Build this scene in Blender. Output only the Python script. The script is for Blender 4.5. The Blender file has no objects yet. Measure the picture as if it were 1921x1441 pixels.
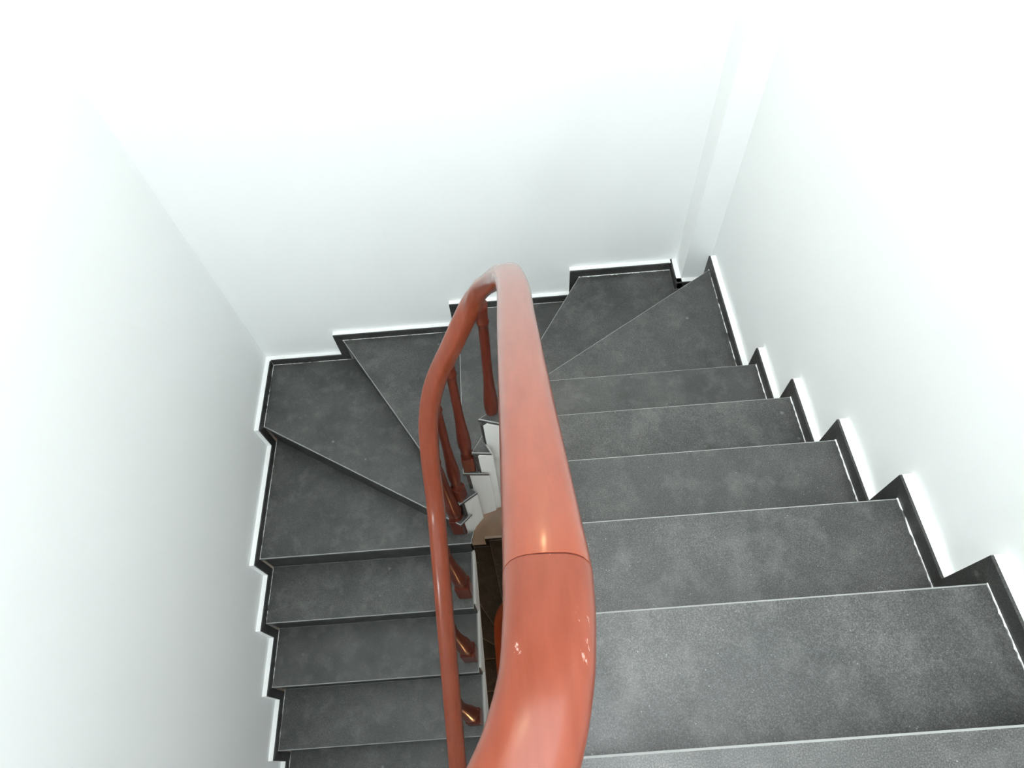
import bpy, bmesh, math, random
from mathutils import Vector, Matrix
random.seed(4)
C = bpy.context.scene
COL = C.collection
PI = math.pi

# ------------------------------------------------------------------ camera
pitch, yaw, roll = math.radians(58.88), math.radians(1.2), math.radians(-5.53)
cp, sp, cy, sy = math.cos(pitch), math.sin(pitch), math.cos(yaw), math.sin(yaw)
Fw = Vector((-sy*cp, cy*cp, -sp)); Rt = Vector((cy, sy, 0)); Up = Rt.cross(Fw)
R2 = Rt*math.cos(roll) + Up*math.sin(roll); U2 = -Rt*math.sin(roll) + Up*math.cos(roll)
cam = bpy.data.cameras.new('camera'); cam.sensor_fit = 'HORIZONTAL'; cam.sensor_width = 36.0
cam.lens = 1204.68/1921*36.0; cam.clip_start = 0.02; cam.clip_end = 60
co = bpy.data.objects.new('camera', cam); COL.objects.link(co)
M = Matrix((R2, U2, -Fw)).transposed().to_4x4(); M.translation = Vector((-0.0016, 0.1502, 1.1642))
co.matrix_world = M
C.camera = co

# ------------------------------------------------------------------ light
w = bpy.data.worlds.new('world'); C.world = w; w.use_nodes = True
bg = w.node_tree.nodes['Background']
bg.inputs['Color'].default_value = (0.92, 0.99, 1.0, 1); bg.inputs['Strength'].default_value = 3.4
def lamp(name, kind, loc, power, color, size=0.2):
    l = bpy.data.lights.new(name, kind); l.energy = power; l.color = color
    if kind == 'AREA': l.shape = 'DISK'; l.size = size
    else: l.shadow_soft_size = size
    o = bpy.data.objects.new(name, l); o.location = loc; COL.objects.link(o); return o
lamp('wall_lamp', 'POINT', (0.03, 2.10, 0.70), 1.2, (1.0, 0.70, 0.36), 0.035)
lamp('ceiling_lamp', 'POINT', (-0.15, 0.75, 2.20), 3.6, (1.0, 0.74, 0.42), 0.06)
lamp('left_wall_fill', 'POINT', (-1.22, -.85, -.20), 6, (.95, .985, 1.0), .12)  # added fill light without a fixture, lifts the low left wall
lamp('lower_landing_lamp', 'POINT', (-0.1, -0.3, -4.35), 6, (1.0, 0.52, 0.22), 0.09)
C.view_settings.view_transform = 'Standard'; C.view_settings.look = 'None'
C.view_settings.gamma = 1; C.view_settings.use_curve_mapping = False
C.view_settings.exposure = 1.24
C.cycles.max_bounces = 10; C.cycles.diffuse_bounces = 8

# ------------------------------------------------------------------ materials
def new_mat(name):
    m = bpy.data.materials.new(name); m.use_nodes = True
    nt = m.node_tree; return m, nt, nt.nodes['Principled BSDF']
def N(nt, t, **kw):
    n = nt.nodes.new(t)
    for k, v in kw.items(): setattr(n, k, v)
    return n
def ramp(nt, fac, stops):
    r = N(nt, 'ShaderNodeValToRGB'); e = r.color_ramp.elements
    while len(e) < len(stops): e.new(0.5)
    for q, (p, c) in zip(e, stops): q.position = p; q.color = (*c, 1)
    nt.links.new(fac, r.inputs['Fac']); return r.outputs['Color']
def mix(nt, fac, a, b, blend='MIX'):
    n = N(nt, 'ShaderNodeMix', data_type='RGBA', blend_type=blend)
    for s, v in ((n.inputs[0], fac), (n.inputs[6], a), (n.inputs[7], b)):
        if hasattr(v, 'links'): nt.links.new(v, s)
        elif isinstance(v, tuple): s.default_value = (*v, 1)
        else: s.default_value = v
    return n.outputs[2]
def noise(nt, vec, scale, detail=3, rough=0.5):
    n = N(nt, 'ShaderNodeTexNoise'); n.inputs['Scale'].default_value = scale
    n.inputs['Detail'].default_value = detail; n.inputs['Roughness'].default_value = rough
    nt.links.new(vec, n.inputs['Vector']); return n.outputs['Fac']
def pos(nt): return N(nt, 'ShaderNodeNewGeometry').outputs['Position']

def granite(name, base, dusty=1.0, rough=0.38):
    m, nt, b = new_mat(name); p = pos(nt); k = base
    fine = ramp(nt, noise(nt, p, 420, 3, 0.7), [(0.34, (k*.40, k*.415, k*.41)), (0.52, (k, k*1.03, k*1.02)), (0.68, (k*2.3, k*2.4, k*2.42))])
    cloud = ramp(nt, noise(nt, p, 5.5, 4, 0.6), [(0.30, (.68, .70, .70)), (0.72, (1.35, 1.30, 1.28))])
    c = mix(nt, 1.0, fine, cloud, 'MULTIPLY')
    v = N(nt, 'ShaderNodeTexVoronoi'); v.inputs['Scale'].default_value = 120; nt.links.new(p, v.inputs['Vector'])
    speck = ramp(nt, v.outputs['Distance'], [(0.0, (1, 1, 1)), (0.10, (1, 1, 1)), (0.16, (0, 0, 0))])
    sel = ramp(nt, noise(nt, p, 60, 1), [(0.60, (0, 0, 0)), (0.68, (.8, .8, .8))])
    c = mix(nt, mix(nt, 1.0, speck, sel, 'MULTIPLY'), c, (k*6, k*6.2, k*6.2))
    dust = ramp(nt, noise(nt, p, 13, 5, 0.65), [(0.50, (0, 0, 0)), (0.80, (.16*dusty, .16*dusty, .16*dusty))])
    c = mix(nt, dust, c, (.42, .41, .40))
    v2 = N(nt, 'ShaderNodeTexVoronoi'); v2.inputs['Scale'].default_value = 11; nt.links.new(p, v2.inputs['Vector'])
    gate = ramp(nt, noise(nt, p, 2.1, 1), [(0.50, (0, 0, 0)), (0.60, (1, 1, 1))])
    spot = mix(nt, 1.0, gate, ramp(nt, v2.outputs['Distance'], [(0.0, (.30*dusty,)*3), (0.06, (.20*dusty,)*3), (0.10, (0, 0, 0))]), 'MULTIPLY')
    c = mix(nt, spot, c, (.55, .55, .52))
    nt.links.new(c, b.inputs['Base Color'])
    rr = ramp(nt, noise(nt, p, 9, 3), [(0.3, (rough-.04,)*3), (0.7, (rough+.09,)*3)])
    nt.links.new(rr, b.inputs['Roughness'])
    b.inputs['Specular IOR Level'].default_value = 0.55
    bu = N(nt, 'ShaderNodeBump'); bu.inputs['Strength'].default_value = 0.12; bu.inputs['Distance'].default_value = 0.001
    nt.links.new(noise(nt, p, 300, 2), bu.inputs['Height']); nt.links.new(bu.outputs['Normal'], b.inputs['Normal'])
    return m
def plaster(name, col, spots=0.0):
    m, nt, b = new_mat(name); p = pos(nt)
    d = tuple(x*.965 for x in col)
    c = mix(nt, noise(nt, p, 2.2, 4), d, col)
    if spots:
        s = ramp(nt, noise(nt, p, 55, 4, .7), [(0.60, (0, 0, 0)), (0.75, (spots,)*3)])
        c = mix(nt, s, c, (.45, .44, .41))
    nt.links.new(c, b.inputs['Base Color']); b.inputs['Roughness'].default_value = 0.75
    b.inputs['Specular IOR Level'].default_value = 0.25
    bu = N(nt, 'ShaderNodeBump'); bu.inputs['Strength'].default_value = 0.05; bu.inputs['Distance'].default_value = 0.002
    nt.links.new(noise(nt, p, 70, 3), bu.inputs['Height']); nt.links.new(bu.outputs['Normal'], b.inputs['Normal'])
    return m
def wood(name, c1, c2, scuff=0.0, rough=0.28, coat=0.5, crough=0.14):
    m, nt, b = new_mat(name); p = pos(nt)
    mp = N(nt, 'ShaderNodeMapping'); mp.inputs['Scale'].default_value = (1, .18, .18); nt.links.new(p, mp.inputs['Vector'])
    g = noise(nt, mp.outputs['Vector'], 75, 5, .6)
    c = ramp(nt, g, [(0.30, c1), (0.70, c2)])
    if scuff:
        mp2 = N(nt, 'ShaderNodeMapping'); mp2.inputs['Scale'].default_value = (1, .35, 1); nt.links.new(p, mp2.inputs['Vector'])
        s = ramp(nt, noise(nt, mp2.outputs['Vector'], 30, 6, .75), [(0.63, (0, 0, 0)), (0.68, (scuff,)*3)])
        c = mix(nt, s, c, (.80, .62, .55))
    nt.links.new(c, b.inputs['Base Color']); b.inputs['Roughness'].default_value = rough
    b.inputs['Coat Weight'].default_value = coat; b.inputs['Specular IOR Level'].default_value = 0.15; b.inputs['Coat Roughness'].default_value = crough; b.inputs['Coat IOR'].default_value = 1.33
    bu = N(nt, 'ShaderNodeBump'); bu.inputs['Strength'].default_value = 0.06; bu.inputs['Distance'].default_value = 0.002
    nt.links.new(noise(nt, p, 16, 3), bu.inputs['Height']); nt.links.new(bu.outputs['Normal'], b.inputs['Normal'])
    return m
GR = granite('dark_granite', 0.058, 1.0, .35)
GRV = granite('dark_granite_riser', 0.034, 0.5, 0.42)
EDGE = plaster('worn_stone_edge', (.36, .37, .37))
WALL = plaster('white_wall_paint', (.93, .95, .952))
BED = plaster('white_mortar_bed', (.93, .94, .94))
RAW = plaster('white_stringer_plaster', (.80, .79, .765), .10)
LOWP = plaster('cream_soffit_paint', (.86, .84, .80))
RAIL = wood('red_brown_varnish', (.225, .042, .017), (.265, .054, .023), 0, .30, 1.0)
BENDM = wood('red_brown_varnish_scuffed', (.175, .036, .017), (.215, .048, .025), .6, .34, .7, .20)
BAL = wood('baluster_varnish', (.10, .020, .011), (.15, .030, .017), 0, .42, .25)
GAP = wood('joint_dark', (.06, .012, .008), (.08, .018, .012), 0, .6, 0)

# ------------------------------------------------------------------ helpers
def link(name, bm, mats, parent=None, smooth=False):
    me = bpy.data.meshes.new(name); bm.to_mesh(me); bm.free()
    for m in (mats if isinstance(mats, (list, tuple)) else [mats]): me.materials.append(m)
    if smooth:
        for p in me.polygons: p.use_smooth = True
    o = bpy.data.objects.new(name, me); COL.objects.link(o)
    if parent: o.parent = parent
    return o
def empty(name, label=None, cat=None, kind=None, group=None, loc=(0, 0, 0)):
    o = bpy.data.objects.new(name, None); o.location = loc; o.empty_display_size = .1; COL.objects.link(o)
    if label: o['label'] = label
    if cat: o['category'] = cat
    if kind: o['kind'] = kind
    if group: o['group'] = group
    return o
def prism(bm, low, high):
    """closed solid between two equal loops of 3D points"""
    a = [bm.verts.new(p) for p in low]; b = [bm.verts.new(p) for p in high]; n = len(a)
    fs = [bm.faces.new(a[::-1]), bm.faces.new(b)]
    for i in range(n): fs.append(bm.faces.new((a[i], a[(i+1) % n], b[(i+1) % n], b[i])))
    return a, b, fs
def fix(bm): bmesh.ops.recalc_face_normals(bm, faces=bm.faces)
def box(bm, x0, x1, y0, y1, z0, z1):
    q = [(x0, y0), (x1, y0), (x1, y1), (x0, y1)]
    return prism(bm, [(x, y, z0) for x, y in q], [(x, y, z1) for x, y in q])
def catmull(pts, n=8):
    P = [Vector(p) for p in pts]; P = [2*P[0]-P[1]] + P + [2*P[-1]-P[-2]]; out = []
    for i in range(1, len(P)-2):
        a, b, c, d = P[i-1:i+3]
        t0 = 0; t1 = (b-a).length**.5; t2 = t1+(c-b).length**.5; t3 = t2+(d-c).length**.5
        for k in range(n):
            t = t1+(t2-t1)*k/n
            A1 = a*(t1-t)/(t1-t0)+b*(t-t0)/(t1-t0); A2 = b*(t2-t)/(t2-t1)+c*(t-t1)/(t2-t1); A3 = c*(t3-t)/(t3-t2)+d*(t-t2)/(t3-t2)
            B1 = A1*(t2-t)/(t2-t0)+A2*(t-t0)/(t2-t0); B2 = A2*(t3-t)/(t3-t1)+A3*(t-t1)/(t3-t1)
            out.append(B1*(t2-t)/(t2-t1)+B2*(t-t1)/(t2-t1))
    out.append(P[-2]); return out

# ------------------------------------------------------------------ plan of the stair
h, g = 0.1848, 0.25
y0, xR, xL, yB = 0.165, 0.8994, -1.3886, 2.2192
S = 0.0436                      # height of the skirting
BD = 0.030                      # skirting thickness, tile plus bed
Y11, gL = 1.1574, 0.2796
XI, XRI = -0.322, -0.055         # inner edges of the left and the right flight
XC, YC = 0.783, 2.095           # faces of the skirting on the corner column
STOREY = 21*h
Yn = lambda i: y0 + i*g
YL = lambda j: Y11 - (j-11)*gL
WXR, WXL, WYB, CXW, CYW = xR+BD, xL-BD, yB+BD, XC+BD, YC+BD
ZTOP, ZBOT = 2.4, -7.75
N7, N8, N9 = (0.333, yB), (-0.285, yB), (-0.9406, yB)
N6, N10 = (xR, 2.046), (xL, 1.8224)
E6, E7, E8, E9, E10 = (-0.178, 1.370), (-0.225, 1.311), (-0.282, 1.300), (-0.322, 1.226), (-0.338, 1.192)
T6, T7, T8, T9, T10, T11 = (-0.088, 1.342), (-0.140, 1.302), (-0.166, 1.290), (-0.236, 1.280), (-0.281, 1.245), (-0.290, 1.222)
winders = {
    6: [(xR, Yn(5)), N6, E6, T6, (XRI, Yn(5))],
    7: [N6, (xR, YC), (XC, YC), (XC, yB), N7, E7, T7, E6],
    8: [N7, N8, E8, T8, E7],
    9: [N8, N9, E9, T9, E8],
    10: [N9, (xL, yB), N10, E10, T10, E9],
    11: [N10, (xL, Y11), (XI+.016, Y11), T11, E10],
}
nosings = {6: (N6, E6), 7: (N7, E7), 8: (N8, E8), 9: (N9, E9), 10: (N10, E10)}

# ------------------------------------------------------------------ room shell
def struct(name, fn, mat):
    bm = bmesh.new(); fn(bm); fix(bm); o = link(name, bm, mat); o['kind'] = 'structure'; return o
struct('wall_right', lambda b: box(b, WXR, WXR+.15, -1.75, WYB+.15, ZBOT, ZTOP), WALL)
struct('wall_left', lambda b: box(b, WXL-.15, WXL, -1.75, WYB+.15, ZBOT, ZTOP), WALL)
struct('wall_back', lambda b: box(b, WXL, WXR, WYB, WYB+.15, ZBOT, ZTOP), WALL)
struct('wall_front', lambda b: box(b, WXL, WXR, -1.75, -1.62, ZBOT, ZTOP), WALL)
struct('sky_block_slab', lambda b: (box(b, WXL, -.35, -1.62, WYB, ZTOP-.12, ZTOP), box(b, -.35, WXR, 1.0, WYB, ZTOP-.12, ZTOP)), WALL)  # unseen slab, shaped to keep sky light off back wall and left rail
struct('trim_1', lambda b: box(b, CXW, WXR, CYW, WYB, ZBOT, ZTOP), WALL)
struct('floor', lambda b: box(b, WXL-.15, WXR+.15, -1.75, WYB+.15, ZBOT-.1, ZBOT), GR)

# ------------------------------------------------------------------ staircase
def slab(name, poly, ztop, parent, thick=.020, bevel=.0035):
    bm = bmesh.new()
    a, b, fs = prism(bm, [(x, y, ztop-thick) for x, y in poly], [(x, y, ztop) for x, y in poly])
    fix(bm)
    top = [e for e in bm.edges if all(v.co.z > ztop-1e-6 for v in e.verts)]
    bmesh.ops.bevel(bm, geom=top, offset=bevel, segments=1, affect='EDGES', material=1)
    return link(name, bm, [GR, EDGE], parent)
def panel(name, p, q, z0, z1, inset, thick, parent, mat):
    """upright slab under a nosing from plan point p to q, set back from the edge on its left side"""
    p, q = Vector(p), Vector(q); d = (q-p).normalized(); n = Vector((-d.y, d.x))
    a, b = p+n*inset, q+n*inset; c, e = b+n*thick, a+n*thick
    bm = bmesh.new(); L = [a, b, c, e]
    prism(bm, [(v.x, v.y, z0) for v in L], [(v.x, v.y, z1) for v in L]); fix(bm)
    bmesh.ops.bevel(bm, geom=list(bm.edges), offset=.0012, segments=1, affect='EDGES')
    return link(name, bm, mat, parent)
def shrink(poly, k=.006):
    cx = sum(p[0] for p in poly)/len(poly); cy_ = sum(p[1] for p in poly)/len(poly)
    out = []
    for x, y in poly:
        d = Vector((cx-x, cy_-y)); L = d.length; d = d/L*min(k, L*.2); out.append((x+d.x, y+d.y))
    return out

stair = empty('staircase', 'grey granite winder staircase with white plaster stringer turning round the narrow well', 'stairs', loc=(0, 0, 0))
bm = bmesh.new()
# right flight: sawtooth core, landing edge is step -1
prof = []
for i in range(-1, 6):
    yr = Yn(i)-.026
    prof += [(yr, -i*h-.0205), (yr, -(i+1)*h-.0205)]
ys, ye = Yn(-1)-.026, Yn(5)-.026
prof = [(ys, prof[0][1])] + prof[1:] + [(ye, -6*h-.14), (ys, h-.26)]
CE = .008
prism(bm, [(XRI+.004, y, z) for y, z in prof], [(xR+CE, y, z) for y, z in prof])
# left flight
prof = []
for j in range(11, 20):
    yr = YL(j)+.026
    prof += [(yr, -j*h-.0205), (yr, -(j+1)*h-.0205)]
prof = prof[:-1] + [(YL(19)+.026, -20*h+.001), (YL(19)+.20, -20*h+.001), (YL(11)+.026, -12*h-.08)]
prism(bm, [(xL-CE, y, z) for y, z in prof], [(XI+.012, y, z) for y, z in prof])
# winder blocks
SOF = -2.13
for k, poly in winders.items():
    q = [Vector(p) for p in shrink(poly)]
    if k in nosings or k == 11:                  # set the block back behind its riser
        a, b = (Vector(nosings[k][0]), Vector(nosings[k][1])) if k < 11 else (Vector((xL, Y11)), Vector((XI+.016, Y11)))
        d = (b-a).normalized(); n = Vector((-d.y, d.x))*(-1 if k < 11 else 1)
        if n.dot(sum(q, Vector((0, 0)))/len(q)-a) < 0: n = -n
        q = [v+n*max(0, .0275-n.dot(v-a)) if n.dot(v-a) < .0275 and (v-a).length < 3 else v for v in q]
    prism(bm, [(v.x, v.y, min(-1.90, max(-2.13, -2.085+v.x+.29))) for v in q], [(v.x, v.y, -k*h-.0205) for v in q])
# upper landing, L-shaped round the head of the well
LAND = [(xL, -1.58), (xR, -1.58), (xR, Yn(-1)), (XRI, Yn(-1)), (XRI, -.42), (XI, -.42), (XI, YL(19)-.03), (xL, YL(19)-.03)]
prism(bm, [(x, y-.028, h-.17) for x, y in LAND], [(x, y-.028, h-.0205) for x, y in LAND])
fix(bm)
link('core', bm, RAW, stair)
for i in range(0, 6):
    slab('tread', [(XRI, Yn(i-1)-.012), (xR, Yn(i-1)-.012), (xR, Yn(i)), (XRI, Yn(i))], -i*h, stair)
def tucked(k, poly):
    """the back edge of a winder runs on under the riser above it"""
    if k-1 not in nosings: return poly
    a, b = (Vector(p) for p in nosings[k-1]); d = (b-a).normalized(); n = Vector((-d.y, d.x))
    along = Vector((0, .021/n.y)) if k-1 in (6, 10) else Vector((.021/n.x, 0))     # stays on the wall
    out = []
    for p in poly:
        if (Vector(p)-a).length < 1e-5: out.append(tuple(Vector(p)+along))
        elif (Vector(p)-b).length < 1e-5: out.append(tuple(Vector(p)+n*.021))
        else: out.append(p)
    return out
for k, poly in winders.items(): slab('tread', tucked(k, poly), -k*h, stair)
for j in range(12, 20):
    slab('tread', [(xL, YL(j)), (XI, YL(j)), (XI, YL(j-1)+.012), (xL, YL(j-1)+.012)], -j*h, stair)
slab('landing', LAND, h, stair)
for i in range(-1, 6):
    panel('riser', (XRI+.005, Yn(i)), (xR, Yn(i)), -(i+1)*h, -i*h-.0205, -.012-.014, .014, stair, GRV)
for k, (o_, e_) in nosings.items():
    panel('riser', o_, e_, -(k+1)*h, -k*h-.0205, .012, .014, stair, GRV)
for j in range(11, 20):
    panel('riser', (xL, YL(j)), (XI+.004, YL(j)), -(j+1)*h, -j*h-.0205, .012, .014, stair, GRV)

def mortar(p, q, n, z, wmax=.004, fill=.75):
    """crumbly white joint on a tread from p to q, spreading to the side n"""
    p, q, n = Vector(p), Vector(q), Vector(n); L = (q-p).length; m = max(4, int(L/.008)); bm = bmesh.new()
    ws = [0 if random.random() > fill else random.uniform(.25, 1)*wmax for _ in range(m+1)]
    for k in range(m):
        if ws[k] == 0 and ws[k+1] == 0: continue
        a, b = p+(q-p)*k/m, p+(q-p)*(k+1)/m; t = .0012
        c, d = b+n*max(ws[k+1], .0006), a+n*max(ws[k], .0006)
        prism(bm, [(v.x, v.y, z-.001) for v in (a, b, c, d)], [(v.x, v.y, z+t) for v in (a, b, c, d)])
    fix(bm); o = link('mortar_joint', bm, BED, stair); o['kind'] = 'stuff'
for i in range(0, 6): mortar((xR, Yn(i-1)+.02), (xR, Yn(i)), (-1, 0), -i*h, .005, .85)
mortar((xR, Yn(5)), N6, (-1, 0), -6*h, .004, .6)
mortar((XC, yB), N7, (0, -1), -7*h, .006, .9)
mortar(N7, N8, (0, -1), -8*h, .003, .5)
mortar(N8, N9, (0, -1), -9*h, .004, .55)
mortar(N9, (xL, yB), (0, -1), -10*h, .004, .6)
mortar((xL, yB), N10, (1, 0), -10*h, .003, .4)
mortar(N10, (xL, Y11), (1, 0), -11*h, .003, .5)
for j in range(12, 16): mortar((xL, YL(j-1)), (xL, YL(j)), (1, 0), -j*h, .003, .5)

# ------------------------------------------------------------------ skirting: L-shaped runs of stone on a white bed
def skirt(root, place, sgn, u0, steps, first_strip=False, last_peak=True):
    """steps: (end coordinate, tread height); place(u, z, t) -> point, t = distance behind the stone's face"""
    TT = .007
    beds = bmesh.new()
    def piece(poly):
        bm = bmesh.new()
        prism(bm, [place(u, z, TT) for u, z in poly], [place(u, z, 0) for u, z in poly]); fix(bm)
        bmesh.ops.bevel(bm, geom=list(bm.edges), offset=.0009, segments=1, affect='EDGES')
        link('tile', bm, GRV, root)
        prism(beds, [place(u, z-.0008, BD) for u, z in poly], [place(u, z-.0008, TT) for u, z in poly])
    u = u0; off = sgn*S if first_strip else 0
    for n, (ue, z) in enumerate(steps):
        last = n == len(steps)-1
        if last and not last_peak:
            piece([(u+off, z), (ue, z), (ue, z+S), (u+off, z+S)])
        else:
            piece([(u+off, z), (ue, z), (ue+sgn*S, z+S), (u+off, z+S)])
            piece([(ue, z-.001), (ue+sgn*S, z+S-.001), (ue+sgn*S, z-h), (ue, z-h)])
        u = ue; off = sgn*S
    fix(beds); link('mortar_bed', beds, BED, root)
def corner(root, x0, x1, ya, yb, z):
    bm = bmesh.new(); box(bm, x0, x1, ya, yb, z-.02, z+S-.0008); fix(bm); link('mortar_corner', bm, BED, root)
def base_root(name): return empty(name, kind='structure')
r = base_root('baseboard_right')
skirt(r, lambda u, z, t: (xR+t, u, z), 1, Yn(-2), [(Yn(i), -i*h) for i in range(-1, 6)] + [(N6[1], -6*h)])
r = base_root('baseboard_column')
skirt(r, lambda u, z, t: (u, YC+t, z), -1, xR, [(XC+.0065, -7*h)], False, False)
skirt(r, lambda u, z, t: (XC+t, u, z), 1, YC, [(yB, -7*h)], False, False)
def back_run(dz, dx8=0):
    r = base_root('baseboard_back')
    skirt(r, lambda u, z, t: (u, yB+t, z+dz), -1, XC+.007, [(N7[0], -7*h), (N8[0]+dx8, -8*h), (N9[0], -9*h), (xL, -10*h)], False, False)
    corner(r, xL-BD, xL, yB, yB+BD, -10*h+dz); corner(r, XC, CXW, yB, WYB, -7*h+dz)
back_run(0)
r = base_root('baseboard_left')
skirt(r, lambda u, z, t: (xL-t, u, z), -1, yB, [(N10[1], -10*h)] + [(YL(j), -j*h) for j in range(11, 20)] + [(-1.6, -20*h)], False, False)

# ------------------------------------------------------------------ railing
RW, RH = 0.0365, 0.031            # half width and half height of the handrail
def section():
    out = []
    for k in range(24):
        a = 2*PI*k/24; c, s = math.cos(a), math.sin(a)
        e = .66
        x = RW*math.copysign(abs(c)**e, c); z = RH*math.copysign(abs(s)**e, s)
        out.append((x, z))
    return out
SEC = section()
def sweep(path, name, mat, parent, scale=None):
    bm = bmesh.new(); rings = []; n = len(path)
    for i, p in enumerate(path):
        t = (path[min(i+1, n-1)]-path[max(i-1, 0)]).normalized()
        side = t.cross(Vector((0, 0, 1))).normalized(); up = side.cross(t)
        k = scale(i/(n-1)) if scale else 1
        rings.append([bm.verts.new(p+side*x*k+up*z*k) for x, z in SEC])
    for a, b in zip(rings, rings[1:]):
        for k in range(24): bm.faces.new((a[k], a[(k+1) % 24], b[(k+1) % 24], b[k]))
    bm.faces.new(rings[0]); bm.faces.new(rings[-1][::-1]); fix(bm)
    for f in bm.faces:
        if len(f.verts) > 4:
            for e in f.edges: e.smooth = False
    return link(name, bm, mat, parent, True)
seam = Vector((0.009, 0.278, 0.640))
head = [(-.30, -.03, .690), (-.20, .005, .690), (-.115, .05, .692), (-.055, .100, .692), (-.018, .150, .692), (-.001, .195, .684), (.006, .237, .665)]
ctr = head + [seam, (.0086, .345, .590), (.0075, .43, .5265), (0.006, .55, .437), (0.003, .85, .214), (0.001, 1.08, .040), (-.012, 1.235, -.095), (-.048, 1.366, -.263), (-.116, 1.462, -.446),
       (-.224, 1.421, -.659), (-.309, 1.374, -.826), (-.353, 1.311, -.969), (-.371, 1.225, -1.12), (-.378, 1.093, -1.311)]
for j in range(1, 10): ctr.append((-.378, 1.093-.27*j, -1.311-h/gL*.27*j))
full = catmull(ctr, 8)
cut = 8*len(head)
path = full[cut:]
bend = full[:cut] + [full[cut]-(full[cut]-full[cut-1]).normalized()*.0012]
rail = empty('stair_railing', 'red-brown varnished wooden handrail on turned balusters following the stair down round the well', 'railing')
sweep(path, 'handrail', RAIL, rail)
sweep([full[cut]-(full[cut]-full[cut-1]).normalized()*.003, full[cut]+(full[cut+1]-full[cut]).normalized()*.003], 'joint', GAP, rail, lambda t: .985)
b_ = sweep(bend, 'handrail_bend', BENDM, rail, lambda t: .90+.10*max(0, (t-.72)/.28)**1.0); b_['label'] = 'scuffed curved handrail end beyond the seam'

def lathe(bm, prof, c, axis, n=14):
    axis = axis.normalized(); s = axis.cross(Vector((0, 1, 0))).normalized(); t = axis.cross(s); rings = []
    for r_, z in prof:
        rings.append([bm.verts.new(c+axis*z+(s*math.cos(2*PI*k/n)+t*math.sin(2*PI*k/n))*r_) for k in range(n)])
    for a, b in zip(rings, rings[1:]):
        for k in range(n): bm.faces.new((a[k], a[(k+1) % n], b[(k+1) % n], b[k]))
    bm.faces.new(rings[0][::-1]); bm.faces.new(rings[-1])
def rail_z(pt):
    """height of the rail's centre above the plan point nearest to pt"""
    return min(path, key=lambda q: (q.x-pt[0])**2+(q.y-pt[1])**2)
def baluster(x, y, z, ang=0, bh=.13, top=None, hw=.027):
    t = top or rail_z((x, y)); foot = Vector((x, y, z)); head = Vector((t.x, t.y, t.z-.012)) if top else Vector((x, y, t.z-.012))
    st = foot+Vector((0, 0, bh)); ax = head-st; L = ax.length
    prof = [(.019, 0), (.024, .012), (.017, .026), (.021, .045), (.026, .10), (.0245, .16), (.019, .25), (.0165, .33), (.0155, L-.13), (.017, L-.10),
            (.0195, L-.095), (.0195, L-.085), (.017, L-.08), (.0185, L-.03), (.0185, L)]
    prof = [(r_*1.12*(1.35 if hw > .03 else 1), z_) for r_, z_ in prof if z_ <= L]
    bm = bmesh.new(); lathe(bm, prof, st, ax); fix(bm)
    o = link('baluster', bm, BAL, rail, True)
    bm = bmesh.new(); ca, sa = math.cos(ang), math.sin(ang)
    q = [(x+ca*u-sa*v, y+sa*u+ca*v) for u, v in ((-hw, -hw), (hw, -hw), (hw, hw), (-hw, hw))]
    prism(bm, [(a, b, z) for a, b in q], [(a, b, z+bh+.004) for a, b in q]); fix(bm)
    bmesh.ops.bevel(bm, geom=list(bm.edges), offset=.004, segments=1, affect='EDGES')
    link('base_block', bm, BAL, o)
for i in range(0, 6): baluster(0.004, Yn(i)-.10, -i*h)
def rail_at(i): return Vector(ctr[i])
baluster(-.122, 1.400, -7*h, .6, .12, rail_at(15)+Vector((.012, -.012, -.012)))
baluster(-.250, 1.330, -8*h, .05, .12, rail_at(16)+Vector((-.02, -.02, -.03)))
baluster(-.318, 1.268, -9*h, -.5, .12, rail_at(17)+Vector((-.012, -.02, -.03)))
for j in range(11, 20): 
    zt = min(path, key=lambda q: abs(q.y-(YL(j)+.09))+(0 if q.z < -1.1 else 9))
    baluster(-.360, YL(j)+.085, -j*h, 0, .18, zt, .036)

# ------------------------------------------------------------------ the same stair one storey down, seen through the well
def copy_tree(o, parent=None):
    c = o.copy(); COL.objects.link(c); c.parent = parent
    for ch in list(o.children): copy_tree(ch, c)
    return c
ls = copy_tree(stair); ls.location.z = -STOREY
ls['label'] = 'dark lower staircase glimpsed far down through the well between the flights'
for o in ls.children:                            # its third winder ends a little further left along the wall
    if any(abs(v.co.y-yB) < .07 and abs(v.co.x-N8[0]) < .07 for v in o.data.vertices):
        o.data = o.data.copy()
        for v in o.data.vertices:
            if abs(v.co.y-yB) < .07 and abs(v.co.x-N8[0]) < .07: v.co.x -= .15
lr = copy_tree(rail); lr.location.z = -STOREY
lr['label'] = 'shadowed lower wooden railing seen down the well behind the near handrail'
back_run(-STOREY, -.15)
